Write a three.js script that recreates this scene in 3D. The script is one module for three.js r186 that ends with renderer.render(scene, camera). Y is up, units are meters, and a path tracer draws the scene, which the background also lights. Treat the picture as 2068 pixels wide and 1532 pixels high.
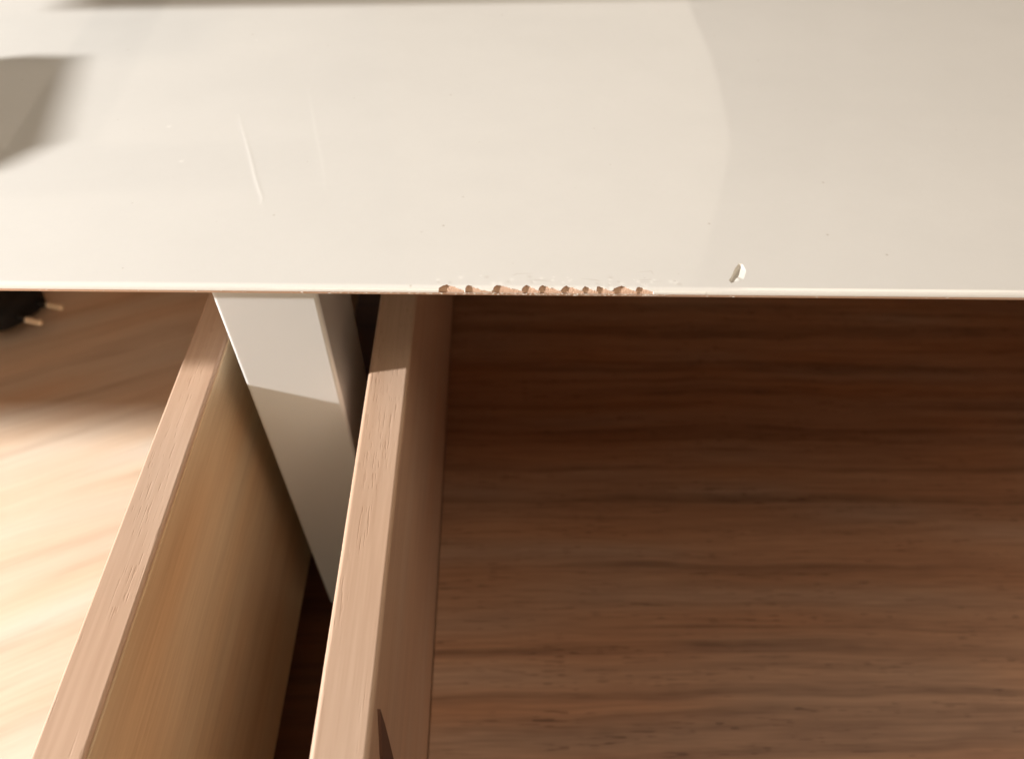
import * as THREE from 'three';
import { RoundedBoxGeometry } from 'three/addons/geometries/RoundedBoxGeometry.js';
import { mergeGeometries } from 'three/addons/utils/BufferGeometryUtils.js';

// ------------------------------------------------------------------ camera, lamps, exposure
const EYE = 0.384;                                   // the camera's height over the room floor
// millimetres, measured from the camera: x to the right, H below it, z towards the viewer
const P = (x, H, z) => new THREE.Vector3(x / 1000, EYE - H / 1000, z / 1000);
const scene = new THREE.Scene();
scene.background = new THREE.Color(0x000000);
const camera = new THREE.PerspectiveCamera(55.17, 1024 / 758, 0.01, 20);
{
  const F = 1466.24, away = new THREE.Vector3(-31, 1686, -F).normalize(), down = new THREE.Vector3(-48, -1276, -F).normalize();
  const Z = away.clone().negate(), Y = down.clone().negate(), X = new THREE.Vector3().crossVectors(Y, Z).normalize();
  const m = new THREE.Matrix4().makeBasis(X, Y, Z).transpose();
  camera.quaternion.setFromRotationMatrix(m);
  camera.position.set(0, EYE, 0);
  camera.focus = 0.215; camera.userData.fStop = 11;
  camera.updateMatrixWorld(true);
}
const renderer = new THREE.WebGLRenderer({ antialias: true });
renderer.setSize(1024, 758);
renderer.toneMapping = THREE.LinearToneMapping;
renderer.toneMappingExposure = 1;
renderer.shadowMap.enabled = true;

const LAMP = P(-1320, -220, 67);
const key = new THREE.PointLight(new THREE.Color().setRGB(1, 0.97, 0.93), 15.8, 0, 2);
key.position.copy(LAMP); key.castShadow = true; key.shadow.radius = 1.5; key.shadow.camera.near = 0.05;
scene.add(key);
const PANEL = { x: 1.1, y: 2.0, z: -0.05, sx: 0.8, sz: 1.6 };
const fill = new THREE.RectAreaLight(new THREE.Color().setRGB(1, 0.79, 0.58), 3.0, PANEL.sx, PANEL.sz);
fill.position.set(PANEL.x, PANEL.y, PANEL.z); fill.rotation.x = -Math.PI / 2;
scene.add(fill);
const WIN = { x: 0.0, y: 0.80, z: 2.2, sx: 1.6, sy: 0.8 };
const side = new THREE.RectAreaLight(new THREE.Color().setRGB(1, 0.78, 0.50), 4.6, WIN.sx, WIN.sy);
side.position.set(WIN.x, WIN.y, WIN.z);                 // added front fill, shines towards -z
scene.add(side);

// ------------------------------------------------------------------ helpers
function rng(seed) { let a = seed >>> 0; return () => { a = (a + 0x6D2B79F5) >>> 0; let t = a; t = Math.imul(t ^ (t >>> 15), t | 1); t ^= t + Math.imul(t ^ (t >>> 7), t | 61); return ((t ^ (t >>> 14)) >>> 0) / 4294967296; }; }
// tileable value noise with its own lattice of nx by ny cells
function lattice(nx, ny, seed) {
  const r = rng(seed), g = new Float32Array(nx * ny);
  for (let i = 0; i < g.length; i++) g[i] = r();
  return (u, v) => {                                  // u, v in 0..1
    let x = u * nx, y = v * ny; const xi = Math.floor(x), yi = Math.floor(y);
    x -= xi; y -= yi; x = x * x * (3 - 2 * x); y = y * y * (3 - 2 * y);
    const x0 = ((xi % nx) + nx) % nx, x1 = (x0 + 1) % nx, y0 = (((yi % ny) + ny) % ny) * nx, y1 = ((((yi + 1) % ny) + ny) % ny) * nx;
    return (g[y0 + x0] * (1 - x) + g[y0 + x1] * x) * (1 - y) + (g[y1 + x0] * (1 - x) + g[y1 + x1] * x) * y;
  };
}
const sm = (a, b, x) => { x = Math.min(1, Math.max(0, (x - a) / (b - a))); return x * x * (3 - 2 * x); };
const clamp = (x) => Math.min(1, Math.max(0, x));
const toS = (x) => 255 * (x <= 0.0031308 ? 12.92 * x : 1.055 * Math.pow(x, 1 / 2.4) - 0.055);
function dataTex(w, h, fn, srgb) {
  const d = new Uint8Array(w * h * 4), c = [0, 0, 0];
  for (let j = 0; j < h; j++) for (let i = 0; i < w; i++) {
    fn((i + 0.5) / w, (j + 0.5) / h, c);
    const k = 4 * (j * w + i);
    if (srgb) { d[k] = toS(clamp(c[0])); d[k + 1] = toS(clamp(c[1])); d[k + 2] = toS(clamp(c[2])); } else { d[k] = d[k + 1] = d[k + 2] = 255 * clamp(c[0]); }
    d[k + 3] = 255;
  }
  const t = new THREE.DataTexture(d, w, h, THREE.RGBAFormat);
  t.wrapS = t.wrapT = THREE.RepeatWrapping; t.magFilter = THREE.LinearFilter; t.minFilter = THREE.LinearMipmapLinearFilter; t.generateMipmaps = true;
  if (srgb) t.colorSpace = THREE.SRGBColorSpace;
  t.needsUpdate = true;
  return t;
}
// wood veneer: the grain runs along u; the tile is lu by lv metres. Returns colour and relief.
function woodTex({ w, h, lu, lv, seed, base, dark, band = 0.02, line = 0.005, len = 0.12, bandAmt = 0.25, lineAmt = 0.5, fibre = 0.3, pores = 0.4, warp = 0.004, tint = 0.1, poreLen = 0.006, poreW = 0.00034, cut = 0.62 }) {
  const c2 = (m, d) => Math.max(2, Math.round(m / d));
  const big = lattice(c2(lu, len * 1.5), c2(lv, band), seed + 1), mid = lattice(c2(lu, len), c2(lv, line), seed + 2), mid2 = lattice(c2(lu, len * 0.6), c2(lv, line * 0.45), seed + 12);
  const f1 = lattice(c2(lu, 0.03), c2(lv, 0.0012), seed + 3), f2 = lattice(c2(lu, 0.012), c2(lv, 0.0005), seed + 4);
  const br = lattice(c2(lu, 0.009), c2(lv, line * 0.6), seed + 5), br2 = lattice(c2(lu, 0.035), c2(lv, line), seed + 15);
  const wp = lattice(c2(lu, 0.11), c2(lv, 0.05), seed + 6), wp2 = lattice(c2(lu, 0.03), c2(lv, 0.012), seed + 10);
  const pr = lattice(c2(lu, poreLen), c2(lv, poreW), seed + 7), pm = lattice(c2(lu, 0.03), c2(lv, 0.004), seed + 8);
  const tn = lattice(c2(lu, 0.08), c2(lv, 0.014), seed + 9);
  const relief = new Float32Array(w * h); let k = 0;
  const map = dataTex(w, h, (u, v, c) => {
    const vv = v + ((wp(u, v) - 0.5) * warp + (wp2(u, v) - 0.5) * warp * 0.3) / lv;
    const b = big(u, vv), m = mid(u, vv), m2 = mid2(u, vv), q = br(u, vv);
    const ln = sm(cut, 0.97, m) * (0.35 + 0.65 * br2(u, vv)) * (0.75 + 0.4 * q) + 0.35 * sm(cut + 0.05, 1, m2) * (0.4 + 0.6 * q);
    const fib = (f1(u, vv) - 0.5) * 1.1 + (f2(u, v) - 0.5) * 0.9;
    const pore = sm(0.70, 0.9, pr(u, v)) * sm(0.35, 0.75, pm(u, vv));
    const d = clamp(0.28 + bandAmt * (b - 0.5) + lineAmt * ln + fibre * fib + pores * pore);
    const g = 1 + tint * (tn(u, vv) - 0.5);
    c[0] = base[0] * (1 - d) + dark[0] * d; c[1] = (base[1] * (1 - d) + dark[1] * d) * g; c[2] = (base[2] * (1 - d) + dark[2] * d) * g * g;
    relief[k++] = clamp(0.75 + 0.12 * fib - 0.6 * pore - 0.10 * ln);
  }, true);
  let q = 0;
  const bump = dataTex(w, h, (u, v, c) => { c[0] = relief[q++]; }, false);
  return { map, bump, lu, lv };
}
function woodMat(t, { rough = 0.5, bump = 0.00012, color = 0xffffff } = {}) {
  return new THREE.MeshPhysicalMaterial({ map: t.map, bumpMap: t.bump, bumpScale: bump, roughness: rough, color });
}
const used = {};
function numbered(n) { const k = used[n] = (used[n] ?? -1) + 1; return k ? `${n}_${String(k).padStart(3, '0')}` : n; }
function mesh(name, geo, mat, parent) { const m = new THREE.Mesh(geo, mat); m.name = name; m.castShadow = m.receiveShadow = true; parent.add(m); return m; }
function thing(name, label, category, at = new THREE.Vector3()) {
  const g = new THREE.Group(); g.name = numbered(name); g.position.copy(at); g.userData = { label, category }; scene.add(g); return g;
}
// a board between two corners (mm), rounded edges, uv in tiles of the wood t with the grain along axis 'x' | 'y' | 'z', turned by turn on the top
function board(x0, x1, H0, H1, z0, z1, r, t, grain, off = [0, 0], turn = 0, seg = 3) {
  const sx = (x1 - x0) / 1000, sy = (H1 - H0) / 1000, sz = (z1 - z0) / 1000;
  const g = new RoundedBoxGeometry(sx, sy, sz, seg, r / 1000);
  const c = P((x0 + x1) / 2, (H0 + H1) / 2, (z0 + z1) / 2);
  const p = g.attributes.position, n = p.count, uv = new Float32Array(n * 2), side = n / 6;
  for (let i = 0; i < n; i++) {
    const s = Math.floor(i / side), q = { x: p.getX(i), y: p.getY(i), z: p.getZ(i) };
    const ax = s < 2 ? ['y', 'z'] : s < 4 ? ['x', 'z'] : ['x', 'y'];
    let a = ax.includes(grain) ? grain : ax[0], b = ax[0] === a ? ax[1] : ax[0];
    let u = q[a], v = q[b];
    if (turn && s > 1 && s < 4) { const cu = Math.cos(turn), su = Math.sin(turn); u = q.x * cu - q.z * su; v = q.x * su + q.z * cu; }
    uv[2 * i] = u / (t?.lu ?? 1) + off[0] + s * 0.137; uv[2 * i + 1] = v / (t?.lv ?? 1) + off[1] + s * 0.271;
  }
  g.setAttribute('uv', new THREE.BufferAttribute(uv, 2));
  g.translate(c.x, c.y, c.z);
  return g;
}

// ------------------------------------------------------------------ materials
const WF = woodTex({ w: 2048, h: 2048, lu: 0.48, lv: 0.36, seed: 11, base: [0.61, 0.37, 0.232], dark: [0.19, 0.102, 0.063], band: 0.022, line: 0.0042, len: 0.30, bandAmt: 0.22, lineAmt: 0.5, fibre: 0.2, pores: 0.34, warp: 0.008, tint: 0.22, cut: 0.42, poreW: 0.0007, poreLen: 0.007 });
const WR = woodTex({ w: 1024, h: 1024, lu: 0.20, lv: 0.10, seed: 47, base: [0.635, 0.45, 0.33], dark: [0.30, 0.16, 0.09], band: 0.01, line: 0.004, len: 0.09, bandAmt: 0.1, lineAmt: 0.12, fibre: 0.13, pores: 0.14, warp: 0.002, tint: 0.1, poreLen: 0.004 });
const WS = woodTex({ w: 1024, h: 1024, lu: 0.24, lv: 0.24, seed: 83, base: [0.40, 0.22, 0.115], dark: [0.16, 0.07, 0.03], band: 0.02, line: 0.006, len: 0.12, bandAmt: 0.2, lineAmt: 0.14, fibre: 0.2, pores: 0.12, warp: 0.003, tint: 0.15 });
const WL = woodTex({ w: 1024, h: 1024, lu: 0.48, lv: 0.36, seed: 131, base: [0.74, 0.605, 0.47], dark: [0.46, 0.32, 0.215], band: 0.025, line: 0.007, len: 0.20, bandAmt: 0.35, lineAmt: 0.48, fibre: 0.12, pores: 0.06, warp: 0.008, tint: 0.2, cut: 0.5 });
const WV = woodTex({ w: 1024, h: 1024, lu: 0.30, lv: 0.20, seed: 211, base: [0.80, 0.60, 0.38], dark: [0.48, 0.29, 0.15], band: 0.02, line: 0.005, len: 0.15, bandAmt: 0.3, lineAmt: 0.2, fibre: 0.16, pores: 0.1, warp: 0.003, tint: 0.15 });
const M = {
  litVeneer: woodMat(WV, { rough: 0.5, bump: 0.00006 }),
  floorWood: woodMat(WF, { rough: 0.55, bump: 0.00008 }),
  leftWood: woodMat(WL, { rough: 0.5, bump: 0.00008 }),
  rimWood: woodMat(WR, { rough: 0.55, bump: 0.00007 }),
  sideWood: woodMat(WS, { rough: 0.5, bump: 0.00006 }),
  lacquerPlain: new THREE.MeshPhysicalMaterial({ color: new THREE.Color().setRGB(0.80, 0.775, 0.72), roughness: 0.22, ior: 1.5 }),
  mdf: new THREE.MeshStandardMaterial({ color: new THREE.Color().setRGB(0.56, 0.37, 0.265), roughness: 0.95 }),
  plug: new THREE.MeshPhysicalMaterial({ color: new THREE.Color().setRGB(0.003, 0.003, 0.003), roughness: 0.8 }),
  brass: new THREE.MeshPhysicalMaterial({ color: new THREE.Color().setRGB(0.88, 0.74, 0.55), roughness: 0.35, metalness: 0.25 }),
  plate: new THREE.MeshStandardMaterial({ color: new THREE.Color().setRGB(0.12, 0.055, 0.035), roughness: 0.9 }),
  darkPlastic: new THREE.MeshPhysicalMaterial({ color: new THREE.Color().setRGB(0.03, 0.03, 0.03), roughness: 0.4 }),
  plaster: new THREE.MeshStandardMaterial({ color: new THREE.Color().setRGB(0.72, 0.68, 0.60), roughness: 0.95 }),
  curtain: new THREE.MeshStandardMaterial({ color: new THREE.Color().setRGB(0.52, 0.51, 0.48), roughness: 0.95 }),
};

// ------------------------------------------------------------------ the setting
{
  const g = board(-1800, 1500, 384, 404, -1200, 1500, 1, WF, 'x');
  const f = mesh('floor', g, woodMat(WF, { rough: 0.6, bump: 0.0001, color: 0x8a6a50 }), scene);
  f.userData = { kind: 'structure', label: 'dark brown wooden floor in the gap beneath the two drawers' };
}

// ------------------------------------------------------------------ the white table
const TOP = 149, K = 149 / 117, RAD = 1.75, ZF = -166.45, ZFLAT = ZF - RAD;      // top surface, edge radius, front of the edge, where the flat ends
const table = thing('table', 'glossy white lacquered table with a chipped front edge over two open drawers', 'table');
{
  // lacquer with fine scratches, specks and dull smears; the sheet spans X0..X1, Z0..Z1
  const X0 = -300, X1 = 335, Z0 = -425, Z1 = -166;
  const r = rng(5), cv = { w: 2048, h: 1024 };
  const col = new Float32Array(cv.w * cv.h), hgt = new Float32Array(cv.w * cv.h).fill(0);
  const put = (arr, x, z, rad, amt, soft = 1) => { x *= K; z *= K; rad *= K;               // a round dab, mm
    const px = (x - X0) / (X1 - X0) * cv.w, py = (z - Z0) / (Z1 - Z0) * cv.h, rx = Math.max(rad / (X1 - X0) * cv.w, 0.8), ry = Math.max(rad / (Z1 - Z0) * cv.h, 0.8);
    for (let j = Math.floor(py - 2 * ry - 1); j <= py + 2 * ry + 1; j++) for (let i = Math.floor(px - 2 * rx - 1); i <= px + 2 * rx + 1; i++) {
      if (i < 0 || j < 0 || i >= cv.w || j >= cv.h) continue;
      const d = Math.hypot((i - px) / rx, (j - py) / ry), a = amt * Math.exp(-d * d * soft), k = j * cv.w + i;
      if (Math.abs(a) > Math.abs(arr[k])) arr[k] = a;
    }
  };
  const stroke = (arr, pts, rad, amt) => { for (let s = 0; s < pts.length - 1; s++) for (let t = 0; t <= 1; t += 0.01) { const x = pts[s][0] + (pts[s + 1][0] - pts[s][0]) * t, z = pts[s][1] + (pts[s + 1][1] - pts[s][1]) * t, e = (s + t) / (pts.length - 1); put(arr, x, z, rad, amt * Math.sin(Math.PI * (0.08 + 0.84 * e)) * (0.8 + 0.4 * r())); } };
  // the long scratch and the paler ones
  stroke(col, [[-78.7, -209.4], [-71.3, -190.1], [-66, -175.2], [-62.3, -166], [-62, -163.3]], 0.42, 0.085);
  stroke(hgt, [[-78.7, -209.4], [-71.3, -190.1], [-66, -175.2], [-62.3, -166], [-62, -163.3]], 0.6, 0.3);
  stroke(col, [[-60.2, -225.6], [-56, -210], [-53.9, -201.5], [-48.8, -182.9], [-46, -170]], 0.55, 0.03);
  stroke(hgt, [[-60.2, -225.6], [-56, -210], [-53.9, -201.5], [-48.8, -182.9], [-46, -170]], 0.6, 0.06);
  for (const [x, z, s] of [[-97.5, -201.7, 0.6], [-88.6, -183.2, 0.55], [-84, -260, 0.3]]) put(col, x, z, s, 0.12);
  // specks of dirt
  for (let i = 0; i < 95; i++) { const x = (X0 + r() * (X1 - X0)) / K, z = (Z0 + Math.pow(r(), 0.8) * (Z1 - Z0)) / K; put(col, x, z, 0.13 + 0.18 * r() * r(), -(0.06 + 0.22 * r())); }
  for (const [x, z] of [[-86.4, -264.6], [3, -285], [94, -177], [57.4, -157.2], [101, -145], [88, -153], [158, -183], [-13, -155]]) put(col, x, z, 0.28, -0.30);
  // hairline scuffs along the chipped stretch of the edge
  for (let i = 0; i < 7; i++) { const x = -14 + r() * 56, z = -133 - r() * 4.5; stroke(col, [[x, z], [x + 1 + 3 * r(), z - 0.6 + 1.2 * r()], [x + 3 + 4 * r(), z - 1 + 2.0 * r()]], 0.07, -(0.05 + 0.10 * r())); }
  for (let i = 0; i < 40; i++) { const x = -14 + r() * 60, z = -132.4 - r() * 3; put(col, x, z, 0.2 + 0.5 * r(), (r() < 0.5 ? -0.10 : 0.10)); }
  const smear = lattice(9, 6, 3), smear2 = lattice(40, 23, 4), fine = lattice(220, 110, 9);
  let k = 0;
  const map = dataTex(cv.w, cv.h, (u, v, c) => {
    const s = 1 + 0.03 * (smear(u, v) - 0.5) + 0.018 * (smear2(u, v) - 0.5) + 0.008 * (fine(u, v) - 0.5) + 0.012 * (r() - 0.5), a = col[k++];
    const b = [0.80, 0.785, 0.755];
    for (let i = 0; i < 3; i++) c[i] = clamp(b[i] * s * (a < 0 ? 1 + a * (1 + 0.15 * i) : 1) + (a > 0 ? a : 0));
  }, true);
  k = 0;
  const bump = dataTex(cv.w, cv.h, (u, v, c) => { c[0] = 0.4 + hgt[k++]; }, false);
  const rough = dataTex(512, 256, (u, v, c) => { c[0] = 0.03 + 0.035 * smear2(u, v) + 0.02 * smear(u, v); }, false);
  const top = new THREE.MeshPhysicalMaterial({ map, bumpMap: bump, bumpScale: 0.00012, roughness: 1, roughnessMap: rough, ior: 1.5 });
  M.lacquer = top;
  const uvAt = (x, z) => [(x - X0) / (X1 - X0), (z - Z0) / (Z1 - Z0)];

  // outline of the dent (mm) and its deepest line
  const dent = [[61.85, -140.9], [62.75, -140.75], [63.0, -139.4], [63.05, -137.9], [62.3, -136.1], [61.75, -134.9], [60.6, -134.45], [59.5, -133.85], [58.35, -133.4], [58.05, -134.5], [58.95, -135.9], [60.3, -138.6]].map(([x, z]) => [x * K, z * K]);
  const XL = -820, XR = 640, ZB = -640, CX0 = -19, CX1 = 52.5, ZC = ZFLAT - 3;      // the chipped stretch has a finer surface of its own
  const sh = new THREE.Shape();
  for (const [i, [x, z]] of [[XL, ZB], [XR, ZB], [XR, ZFLAT], [CX1, ZFLAT], [CX1, ZC], [CX0, ZC], [CX0, ZFLAT], [XL, ZFLAT]].entries()) i ? sh.lineTo(x, -z) : sh.moveTo(x, -z);
  const hole = new THREE.Path(); dent.forEach(([x, z], i) => i ? hole.lineTo(x, -z) : hole.moveTo(x, -z)); hole.closePath(); sh.holes.push(hole);
  const flat = new THREE.ShapeGeometry(sh);
  {
    const p = flat.attributes.position, uv = flat.attributes.uv;
    for (let i = 0; i < p.count; i++) { const x = p.getX(i), z = -p.getY(i), q = P(x, TOP, z); p.setXYZ(i, q.x, q.y, q.z); uv.setXY(i, ...uvAt(x, z)); }
    flat.computeVertexNormals();
  }
  const tri = (list, mat) => {                                    // triangles given as points (mm) -> geometry
    const g = new THREE.BufferGeometry(), a = [], u = [];
    for (const [x, H, z] of list) { const q = P(x, H, z); a.push(q.x, q.y, q.z); u.push(...uvAt(x, z)); }
    g.setAttribute('position', new THREE.Float32BufferAttribute(a, 3)); g.setAttribute('uv', new THREE.Float32BufferAttribute(u, 2)); g.computeVertexNormals(); return g;
  };
  // the edge: flat end, quarter round, a short upright; s runs along it in mm
  const ARC = RAD * Math.PI / 2;
  const prof = (s) => {                                           // s = 0 at ZC -> [H, z, nH, nz]
    if (s < 3) return [TOP, ZC + s, -1, 0];
    if (s < 3 + ARC) { const a = (s - 3) / RAD; return [TOP + RAD * (1 - Math.cos(a)), ZFLAT + RAD * Math.sin(a), -Math.cos(a), Math.sin(a)]; }
    return [TOP + RAD + (s - 3 - ARC), ZF, 0, 1];
  };
  const strip = (xa, xb, s0, s1, ns) => {
    const g = new THREE.PlaneGeometry(1, 1, 1, ns), p = g.attributes.position, n = g.attributes.normal, uv = g.attributes.uv;
    for (let j = 0; j <= ns; j++) for (let i = 0; i < 2; i++) {
      const k = j * 2 + i, [H, z, nH, nz] = prof(s0 + (s1 - s0) * j / ns), x = i ? xb : xa, q = P(x, H, z);
      p.setXYZ(k, q.x, q.y, q.z); n.setXYZ(k, 0, -nH, nz); uv.setXY(k, ...uvAt(x, z));
    }
    return g;
  };
  const S1 = 3 + ARC + 0.15;
  const solid = [flat, strip(XL, CX0, 3, S1, 14), strip(CX1, XR, 3, S1, 14)];
  // undercut, underside and sides, closing the slab
  const HB = TOP + RAD + 0.15, HB2 = HB + 1.15, ZU = ZF - 24, HU = TOP + 20;
  const quad = (a, b, c, d) => tri([a, b, c, a, c, d]);
  solid.push(quad([XL, HB2, ZF - 0.3], [XL, HU, ZU], [XR, HU, ZU], [XR, HB2, ZF - 0.3]));
  solid.push(quad([XL, HU, ZU], [XL, HU, ZB], [XR, HU, ZB], [XR, HU, ZU]));
  solid.push(quad([XL, TOP, ZB], [XR, TOP, ZB], [XR, HU, ZB], [XL, HU, ZB]));
  // ten saw-tooth chips: [left, peak, right] in photo-measured mm, height of the bite along the profile
  const U = (u) => -16 + (860 + u / 4.136 - 888) * 0.1514;
  const teeth = [[105, 178, 308, 178], [328, 352, 560, 178], [560, 597, 800, 178], [800, 840, 940, 177], [942, 975, 1130, 177], [1130, 1180, 1310, 179], [1308, 1332, 1430, 185], [1427, 1442, 1570, 181], [1568, 1645, 1762, 175], [1760, 1787, 1897, 184]]
    .map(([l, p, q, y]) => ({ l: U(l), p: U(p), r: U(q) + 0.45, s: 3.15 + (y - 175) / 12 * 0.4 }));
  const jag = lattice(220, 3, 21), jag2 = lattice(60, 3, 22), bed = lattice(300, 24, 23);
  const NX = 620, NS = 64, sOf = (j) => 1.2 + (S1 - 1.2) * j / NS, xOf = (i) => CX0 + (CX1 - CX0) * i / NX, sBase = S1 - 0.12;
  const inTooth = (x, s) => {
    for (let k = 0; k < teeth.length; k++) {
      const t = teeth[k]; if (x < t.l || x > t.r) continue;
      const up = x < t.p ? Math.pow((x - t.l) / (t.p - t.l), 0.4) : Math.pow((t.r - x) / (t.r - t.p), 1.15);
      let top = sBase - 0.8 - (sBase - 0.8 - t.s) * up + (jag(x / 72, 0) - 0.5) * 0.26 + (jag2(x / 72, 0) - 0.5) * 0.26;
      if (s > top && s < sBase + (jag(x / 72, 0.5) - 0.5) * 0.25) {
        if (k === 1 && x > t.p + 1.2 && x < t.r - 0.8 && s < top + 0.55 * jag2(x / 50, 0.3) + 0.25) return [-1, 0];   // a lip of lacquer still hanging on
        return [k, (x - t.p) / (t.r - t.p), s - top];
      }
    }
    return [-1, 0];
  };
  const V = [], inside = [];
  for (let j = 0; j <= NS; j++) for (let i = 0; i <= NX; i++) {
    const x = xOf(i), s = sOf(j), [H, z, nH, nz] = prof(s), [k, along] = inTooth(x, s);
    let d = 0;
    if (k >= 0) { d = 0.75 - 0.45 * clamp(along) + 0.12 * (bed(x / 72, s / 6) - 0.5); if (along < 0) d = 0.8 + 0.1 * along; }
    else if (s > 2.6) d = 0.05 * (jag2(x / 72, s / 6) - 0.5) * sm(2.6, 3.4, s);
    const L = Math.hypot(0.75, 0.66), q = [x, H + d * 0.75 / L, z - d * 0.66 / L];
    V.push(q); inside.push(k);
  }
  const lac = [], bits = teeth.map(() => []), wall = [];
  // the flat between s = 0 and the fine surface
  lac.push([CX0, TOP, ZC], [CX0, TOP, ZC + 1.2], [CX1, TOP, ZC + 1.2], [CX0, TOP, ZC], [CX1, TOP, ZC + 1.2], [CX1, TOP, ZC]);
  for (let j = 0; j < NS; j++) for (let i = 0; i < NX; i++) {
    const a = j * (NX + 1) + i, b = a + 1, c = a + NX + 1, d = c + 1;
    for (const t of [[a, c, d], [a, d, b]]) {
      const ks = t.map((n) => inside[n]), k = ks.find((n) => n >= 0);
      const pts = t.map((n) => V[n]);
      if (ks.every((n) => n === k && n >= 0)) bits[k].push(...pts);
      else if (k !== undefined && Math.min(...t.map((n) => V[n][0])) > teeth[k].p) wall.push(...pts);
      else if (k !== undefined) bits[k].push(...pts);
      else lac.push(...pts);
    }
  }
  solid.push(tri(lac), tri(wall));
  // the far ends of the slab
  for (const x of [XL, XR]) solid.push(quad([x, TOP, ZFLAT], [x, TOP, ZB], [x, HU, ZB], [x, HU, ZU]));
  const flatNI = solid.map((g) => g.index ? g.toNonIndexed() : g);
  mesh('table_top', mergeGeometries(flatNI), top, table);
  bits.forEach((b, i) => { const m = mesh(numbered('edge_chip'), tri(b), M.mdf, table); if (i === 0) m.userData.label = 'row of saw-tooth chips baring brown board'; });
  // raw edge band under the lacquer, with crumbs of lacquer stuck on it
  const nb = 900, band = [];
  for (let i = 0; i < nb; i++) { const xa = XL + (XR - XL) * i / nb, xb = XL + (XR - XL) * (i + 1) / nb; band.push([xa, HB, ZF], [xa, HB2, ZF - 0.3], [xb, HB2, ZF - 0.3], [xa, HB, ZF], [xb, HB2, ZF - 0.3], [xb, HB, ZF]); }
  mesh('edge_band', tri(band), M.mdf, table);
  const crumb = [];
  for (let i = 0; i < 260; i++) {
    const near = r() < 0.8, x = near ? -61 + 115 * Math.pow(r(), 0.8) : -150 + 300 * r(), c = new THREE.IcosahedronGeometry((0.06 + 0.16 * r() * r()) / 1000, 0), q = P(x, HB + 0.1 + 0.6 * r(), ZF - 0.05);
    c.scale(1 + 2.5 * r(), 0.8, 0.8); c.translate(q.x, q.y, q.z); crumb.push(c);
  }
  const cr = mesh('lacquer_crumbs', mergeGeometries(crumb), M.lacquerPlain, table); cr.userData.kind = 'stuff';
  // the dent: walls falling to its deepest line
  const deepA = [62.0 * K, TOP + 0.6, -139.9 * K], deepB = [60.35 * K, TOP + 1.0, -137.1 * K], deepC = [58.75 * K, TOP + 0.7, -134.35 * K], dl = [];
  const R3 = dent.map(([x, z]) => [x, TOP, z]);
  // right side, from the top corner round to the lower tip
  const rs = [1, 2, 3, 4, 5, 6, 7, 8].map((i) => R3[i]);
  for (let i = 0; i < rs.length - 1; i++) { const m = i < 2 ? deepA : i < 5 ? deepB : deepC; dl.push(rs[i], m, rs[i + 1]); }
  dl.push(rs[2], deepA, deepB, rs[5], deepB, deepC);
  dl.push(R3[8], deepC, R3[9], R3[9], deepC, R3[10], R3[10], deepC, deepB, R3[10], deepB, R3[11], R3[11], deepB, deepA, R3[11], deepA, R3[0], R3[0], deepA, R3[1]);
  const dm = mesh('dent', tri(dl), M.lacquerPlain, table); dm.userData.label = 'small half-moon dent in the lacquer';
  // the square white leg, tapering slightly, its foot on the floor
  const lg = new RoundedBoxGeometry(0.0332, 0.2295, 0.041, 4, 0.0016), lp = lg.attributes.position, c0 = P(-71.4, 268.75, -190.5);
  for (let i = 0; i < lp.count; i++) { const y = lp.getY(i); lp.setXYZ(i, lp.getX(i) + c0.x, y + c0.y, lp.getZ(i) + c0.z); }
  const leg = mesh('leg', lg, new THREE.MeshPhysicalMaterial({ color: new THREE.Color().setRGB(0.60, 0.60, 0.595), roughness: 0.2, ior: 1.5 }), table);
  leg.userData.label = 'square glossy white leg between the two drawers';
}

// ------------------------------------------------------------------ the two drawers
const left = thing('drawer', 'pulled-out wooden drawer on the left with the black plug lying in it', 'drawer');
left.userData.group = 'open drawers below the white table';
{
  const L = left;
  mesh('side_panel', board(-111.2, -98.2, 195, 362, -450, 62, 1.0, WR, 'z', [0.1, 0.33]), M.rimWood, L);
  mesh('lit_side_sheet', board(-98.25, -97.5, 196.2, 361.5, -448, 61.5, 0.25, WV, 'z', [0.2, 0.6]), M.litVeneer, L).userData.label = 'pale sheet on the outer side with bounced light put into its colour';  // paler than the board: bounced light between the drawers put into the colour
  mesh('side_panel', board(-760, -747, 195, 362, -450, 62, 1.0, WR, 'z', [0.4, 0.1]), M.rimWood, L);
  mesh('bottom_panel', board(-746.6, -111.6, 350, 358, -449, 61, 0.5, WL, 'x', [0.2, 0.1], 25 * Math.PI / 180), M.leftWood, L);
  mesh('back_panel', board(-746.6, -111.6, 197, 349.6, -449, -437, 1, WS, 'x'), M.sideWood, L);
  mesh('front_panel', board(-762, -96, 190, 372, 62.4, 82, 1, WS, 'x', [0.3, 0.2]), M.sideWood, L);
}
const right = thing('drawer', 'empty pulled-out wooden drawer on the right with a bare brown bottom', 'drawer');
right.userData.group = 'open drawers below the white table';
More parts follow.
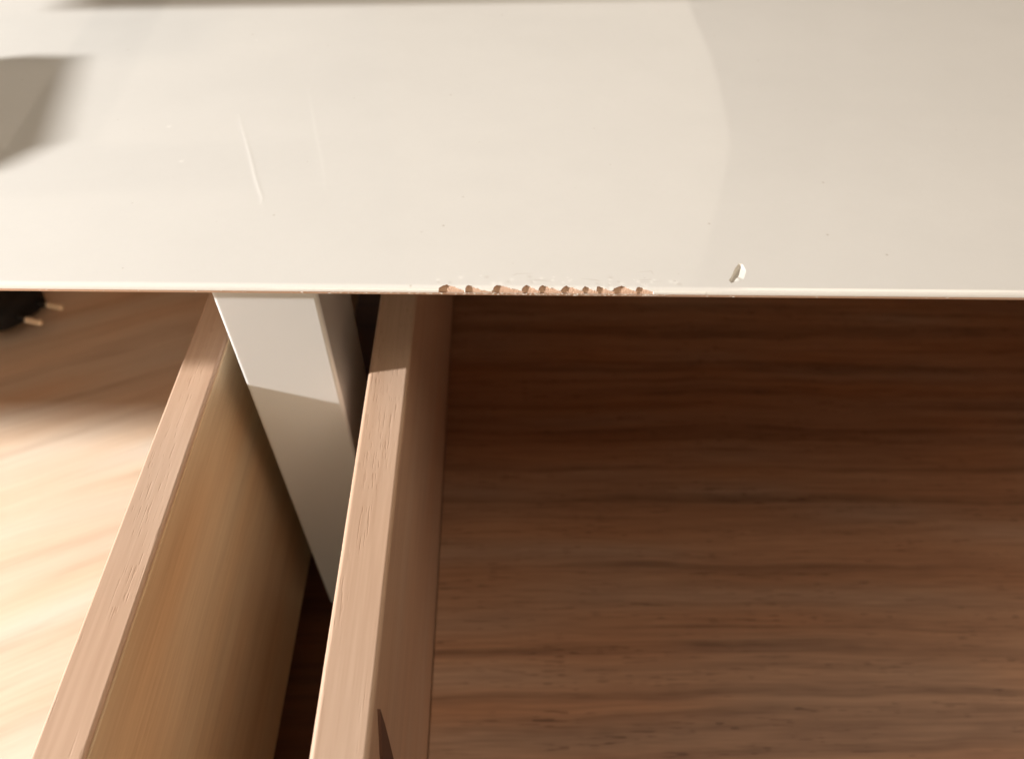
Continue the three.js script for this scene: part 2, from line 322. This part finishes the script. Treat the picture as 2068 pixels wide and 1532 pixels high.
{
  const R = right;
  const s = mesh('side_panel', board(-44.2, -29.6, 195, 383.4, -450, 62, 1.5, WR, 'z', [0.62, 0.71]), M.rimWood, R);
  mesh('side_panel', board(470, 484, 195, 383.4, -450, 62, 1.0, WR, 'z', [0.3, 0.5]), M.rimWood, R);
  mesh('bottom_panel', board(-29.2, 469.6, 377, 382.5, -449, 61, 0.5, WF, 'x', [0.37, 0.62]), M.floorWood, R);
  mesh('back_panel', board(-29.2, 469.6, 197, 376.6, -449, -437, 1, WS, 'x', [0.1, 0.7]), M.sideWood, R);
  mesh('front_panel', board(-46, 486, 190, 383.4, 62.4, 82, 1, WS, 'x', [0.6, 0.4]), M.sideWood, R);
  // added thin plate that makes a dark curved patch near the rim
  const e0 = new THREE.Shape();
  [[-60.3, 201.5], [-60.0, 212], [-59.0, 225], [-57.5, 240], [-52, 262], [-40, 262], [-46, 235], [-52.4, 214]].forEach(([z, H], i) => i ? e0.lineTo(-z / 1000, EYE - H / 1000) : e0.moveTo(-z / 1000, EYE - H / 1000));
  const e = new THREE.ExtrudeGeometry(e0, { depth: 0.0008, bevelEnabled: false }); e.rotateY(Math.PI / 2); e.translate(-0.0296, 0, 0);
  const plate = mesh('dark_plate', e, M.plate, R); plate.userData.label = 'thin dark curved plate added on the inner side';
}

// ------------------------------------------------------------------ the plug in the left drawer
{
  const at = P(-326, 349.6, -358), g = thing('power_plug', 'black two-pin power plug lying on the left drawer bottom, pins to the right', 'plug', at);
  const r0 = 0.0085;
  // body: a flattened, rounded block that narrows towards the cable
  const b = new THREE.SphereGeometry(1, 48, 32), p = b.attributes.position;
  for (let i = 0; i < p.count; i++) {
    let x = p.getX(i), y = p.getY(i), z = p.getZ(i); const se = (v, e) => Math.sign(v) * Math.pow(Math.abs(v), e);
    x = se(x, 0.55); y = se(y, 0.6); z = se(z, 0.6);
    const w = 0.62 + 0.38 * sm(-1, 0.1, x);
    p.setXYZ(i, x * 0.021, y * r0 * w + r0, z * 0.0225 * w);
  }
  b.computeVertexNormals();
  const rot = (geo, m, n, par = g) => mesh(n, geo, m, par);
  const yaw = -0.25, roll = (q) => q.translate(0, -r0, 0).rotateX(-0.2).translate(0, r0 + 0.002, 0).rotateY(yaw);
  roll(b); const body = rot(b, M.plug, 'body');
  for (const s of [-1, 1]) {
    const sl = new THREE.CylinderGeometry(0.0021, 0.0023, 0.008, 20); sl.rotateZ(-Math.PI / 2); sl.translate(0.0235, r0, s * 0.0095); roll(sl);
    rot(sl, M.plug, 'sleeve');
    const pin = new THREE.CapsuleGeometry(0.0021, 0.010, 8, 20); pin.rotateZ(-Math.PI / 2); pin.translate(0.0320, r0, s * 0.0095); roll(pin);
    rot(pin, M.brass, 'pin');
  }
  const cord = new THREE.TubeGeometry(new THREE.CatmullRomCurve3([new THREE.Vector3(-0.018, r0, 0), new THREE.Vector3(-0.05, 0.006, 0.004), new THREE.Vector3(-0.12, 0.0035, -0.01), new THREE.Vector3(-0.22, 0.0035, 0.02)]), 40, 0.003, 10);
  roll(cord); rot(cord, M.plug, 'cord');
}

// ------------------------------------------------------------------ unseen things around the frame that shade or light it, several of them added
{
  const s = new THREE.Shape();  // unseen block, outlined so that its shadow falls at the table's left
  [[-332, -268], [-306, -276], [-289, -275.5], [-278, -231], [-274, -215], [-286, -197], [-380, -165], [-380, -250]].forEach(([x, z], i) => i ? s.lineTo(x / 1000, -z / 1000) : s.moveTo(x / 1000, -z / 1000));
  const g = new THREE.ExtrudeGeometry(s, { depth: 0.032, bevelEnabled: true, bevelThickness: 0.002, bevelSize: 0.001, bevelSegments: 2 });
  g.rotateX(-Math.PI / 2); g.translate(0, EYE - TOP / 1000 + 0.002, 0);
  const m = mesh(numbered('shadow_block'), g, new THREE.MeshStandardMaterial({ color: new THREE.Color().setRGB(0.25, 0.22, 0.2), roughness: 0.9 }), scene);
  m.userData = { label: 'added unseen block on the white table, shaped to cast the shadow on the left', category: 'shadow_block' };
}
{
  const g = new RoundedBoxGeometry(0.60, 0.002, 0.115, 3, 0.0008), q = P(-522, TOP - 1.05, -206); g.translate(q.x, q.y, q.z);  // unseen mat added past the edge, so its shadow falls on the left drawer
  const m = mesh(numbered('shade_mat'), g, new THREE.MeshStandardMaterial({ color: new THREE.Color().setRGB(0.3, 0.28, 0.25), roughness: 0.9 }), scene);
  m.userData = { label: 'added thin mat over the table edge beyond the left of the frame, shading the left drawer', category: 'mat' };
}
{
  const g = thing('shadow_bar', 'added slim dark bar on a wall arm, casting the shadow band at the back of the white table', 'speaker', P(-226, 88, -318));
  mesh('casing', new RoundedBoxGeometry(0.27, 0.020, 0.014, 3, 0.003), M.darkPlastic, g);  // unseen bar added to cast the dark band along the table's back
  mesh('arm', new THREE.BoxGeometry(0.025, 0.02, 0.64).translate(0, 0, -0.330), M.darkPlastic, g);
  g.rotation.y = 0.088;
}
{
  const g = thing('table_lamp', 'bare round bulb on a slim stand far to the left of the table', 'lamp', LAMP.clone().setY(0));
  const h = LAMP.y;
  mesh('base', new THREE.CylinderGeometry(0.09, 0.095, 0.02, 40).translate(0, 0.01, 0), M.darkPlastic, g);
  mesh('pole', new THREE.CylinderGeometry(0.008, 0.008, h - 0.07, 20).translate(0, 0.02 + (h - 0.07) / 2, 0), M.darkPlastic, g);
  mesh('socket', new THREE.CylinderGeometry(0.014, 0.012, 0.03, 20).translate(0, h - 0.04, 0), M.darkPlastic, g);
  mesh('bulb', new THREE.SphereGeometry(0.030, 32, 24).translate(0, h, 0), new THREE.MeshStandardMaterial({ color: 0xffffff, emissive: new THREE.Color().setRGB(1, 0.93, 0.8), emissiveIntensity: 20 }), g);
}
{
  const g = thing('overhead_fill', 'added long fill panel high above the table', 'lamp', new THREE.Vector3(PANEL.x, PANEL.y, PANEL.z));  // added glowing panel around the overhead fill, in place of room bounce
  mesh('frame', new THREE.BoxGeometry(PANEL.sx + 0.06, 0.04, PANEL.sz + 0.06).translate(0, 0.035, 0), M.plaster, g);
  mesh('diffuser', new THREE.BoxGeometry(PANEL.sx, 0.01, PANEL.sz).translate(0, 0.008, 0), new THREE.MeshStandardMaterial({ color: 0xffffff, emissive: new THREE.Color().setRGB(1, 0.8, 0.62), emissiveIntensity: 1 }), g);
}
{
  const g = thing('window', 'added wide fill panel with a white frame across the room from the table', 'window', new THREE.Vector3(WIN.x, WIN.y - WIN.sy / 2, WIN.z));  // added glowing panel around the front fill that brightens leg and rims
  const bar = (w, h, x, y) => new THREE.BoxGeometry(w, h, 0.05).translate(x, y, 0.03);
  mesh('frame', mergeGeometries([bar(WIN.sx + 0.12, 0.06, 0, WIN.sy + 0.03), bar(WIN.sx + 0.12, 0.06, 0, -0.03), bar(0.06, WIN.sy, WIN.sx / 2 + 0.03, WIN.sy / 2), bar(0.06, WIN.sy, -WIN.sx / 2 - 0.03, WIN.sy / 2)]), M.plaster, g);
  mesh('glow_sheet', new THREE.BoxGeometry(WIN.sx, WIN.sy, 0.006).translate(0, WIN.sy / 2, 0.01), new THREE.MeshStandardMaterial({ color: 0xffffff, emissive: new THREE.Color().setRGB(1, 0.86, 0.68), emissiveIntensity: 1 }), g);
}
{
  const w = mesh('wall', new THREE.BoxGeometry(3.4, 2.4, 0.1).translate(-0.2, 1.2, -1.06), new THREE.MeshStandardMaterial({ color: new THREE.Color().setRGB(0.13, 0.118, 0.10), roughness: 0.95 }), scene);
  w.userData = { kind: 'structure', label: 'plain wall behind the white table' };
  // a pale curtain whose right edge hangs in a curve; the lacquer mirrors it faintly
  const edge = (h) => { const p = [[-0.4, 0.20], [0.12, 0.20], [0.2, 0.229], [0.27, 0.276], [0.386, 0.330], [0.597, 0.337], [0.9, 0.30], [1.6, 0.26]]; for (let i = 0; i < p.length - 1; i++) if (h <= p[i + 1][0]) { const t = (h - p[i][0]) / (p[i + 1][0] - p[i][0]); return p[i][1] + (p[i + 1][1] - p[i][1]) * t; } return 0.26; };
  const base = EYE - TOP / 1000, NXc = 160, NYc = 60, side2 = [];
  for (const back of [0, 1]) {
    const g = new THREE.PlaneGeometry(1, 1, NXc, NYc), p = g.attributes.position;
    for (let j = 0; j <= NYc; j++) for (let i = 0; i <= NXc; i++) {
      const y = 0.02 + 1.7 * (1 - j / NYc), e = edge(y - base), u = i / NXc, x = -0.12 + (e + 0.12) * u, pinch = Math.sin(Math.PI * Math.min(1, (1 - u) * 12) / 2);
      p.setXYZ(j * (NXc + 1) + i, x, y, -0.9 + 0.125 * (1 - u) * (1 - u) - 0.004 * back * pinch);
    }
    g.computeVertexNormals(); side2.push(g);
  }
  const c = mesh('curtain', mergeGeometries(side2), M.curtain, scene);
  c.userData = { label: 'pale curtain hanging before the wall behind the table', category: 'curtain' };
}

renderer.render(scene, camera);
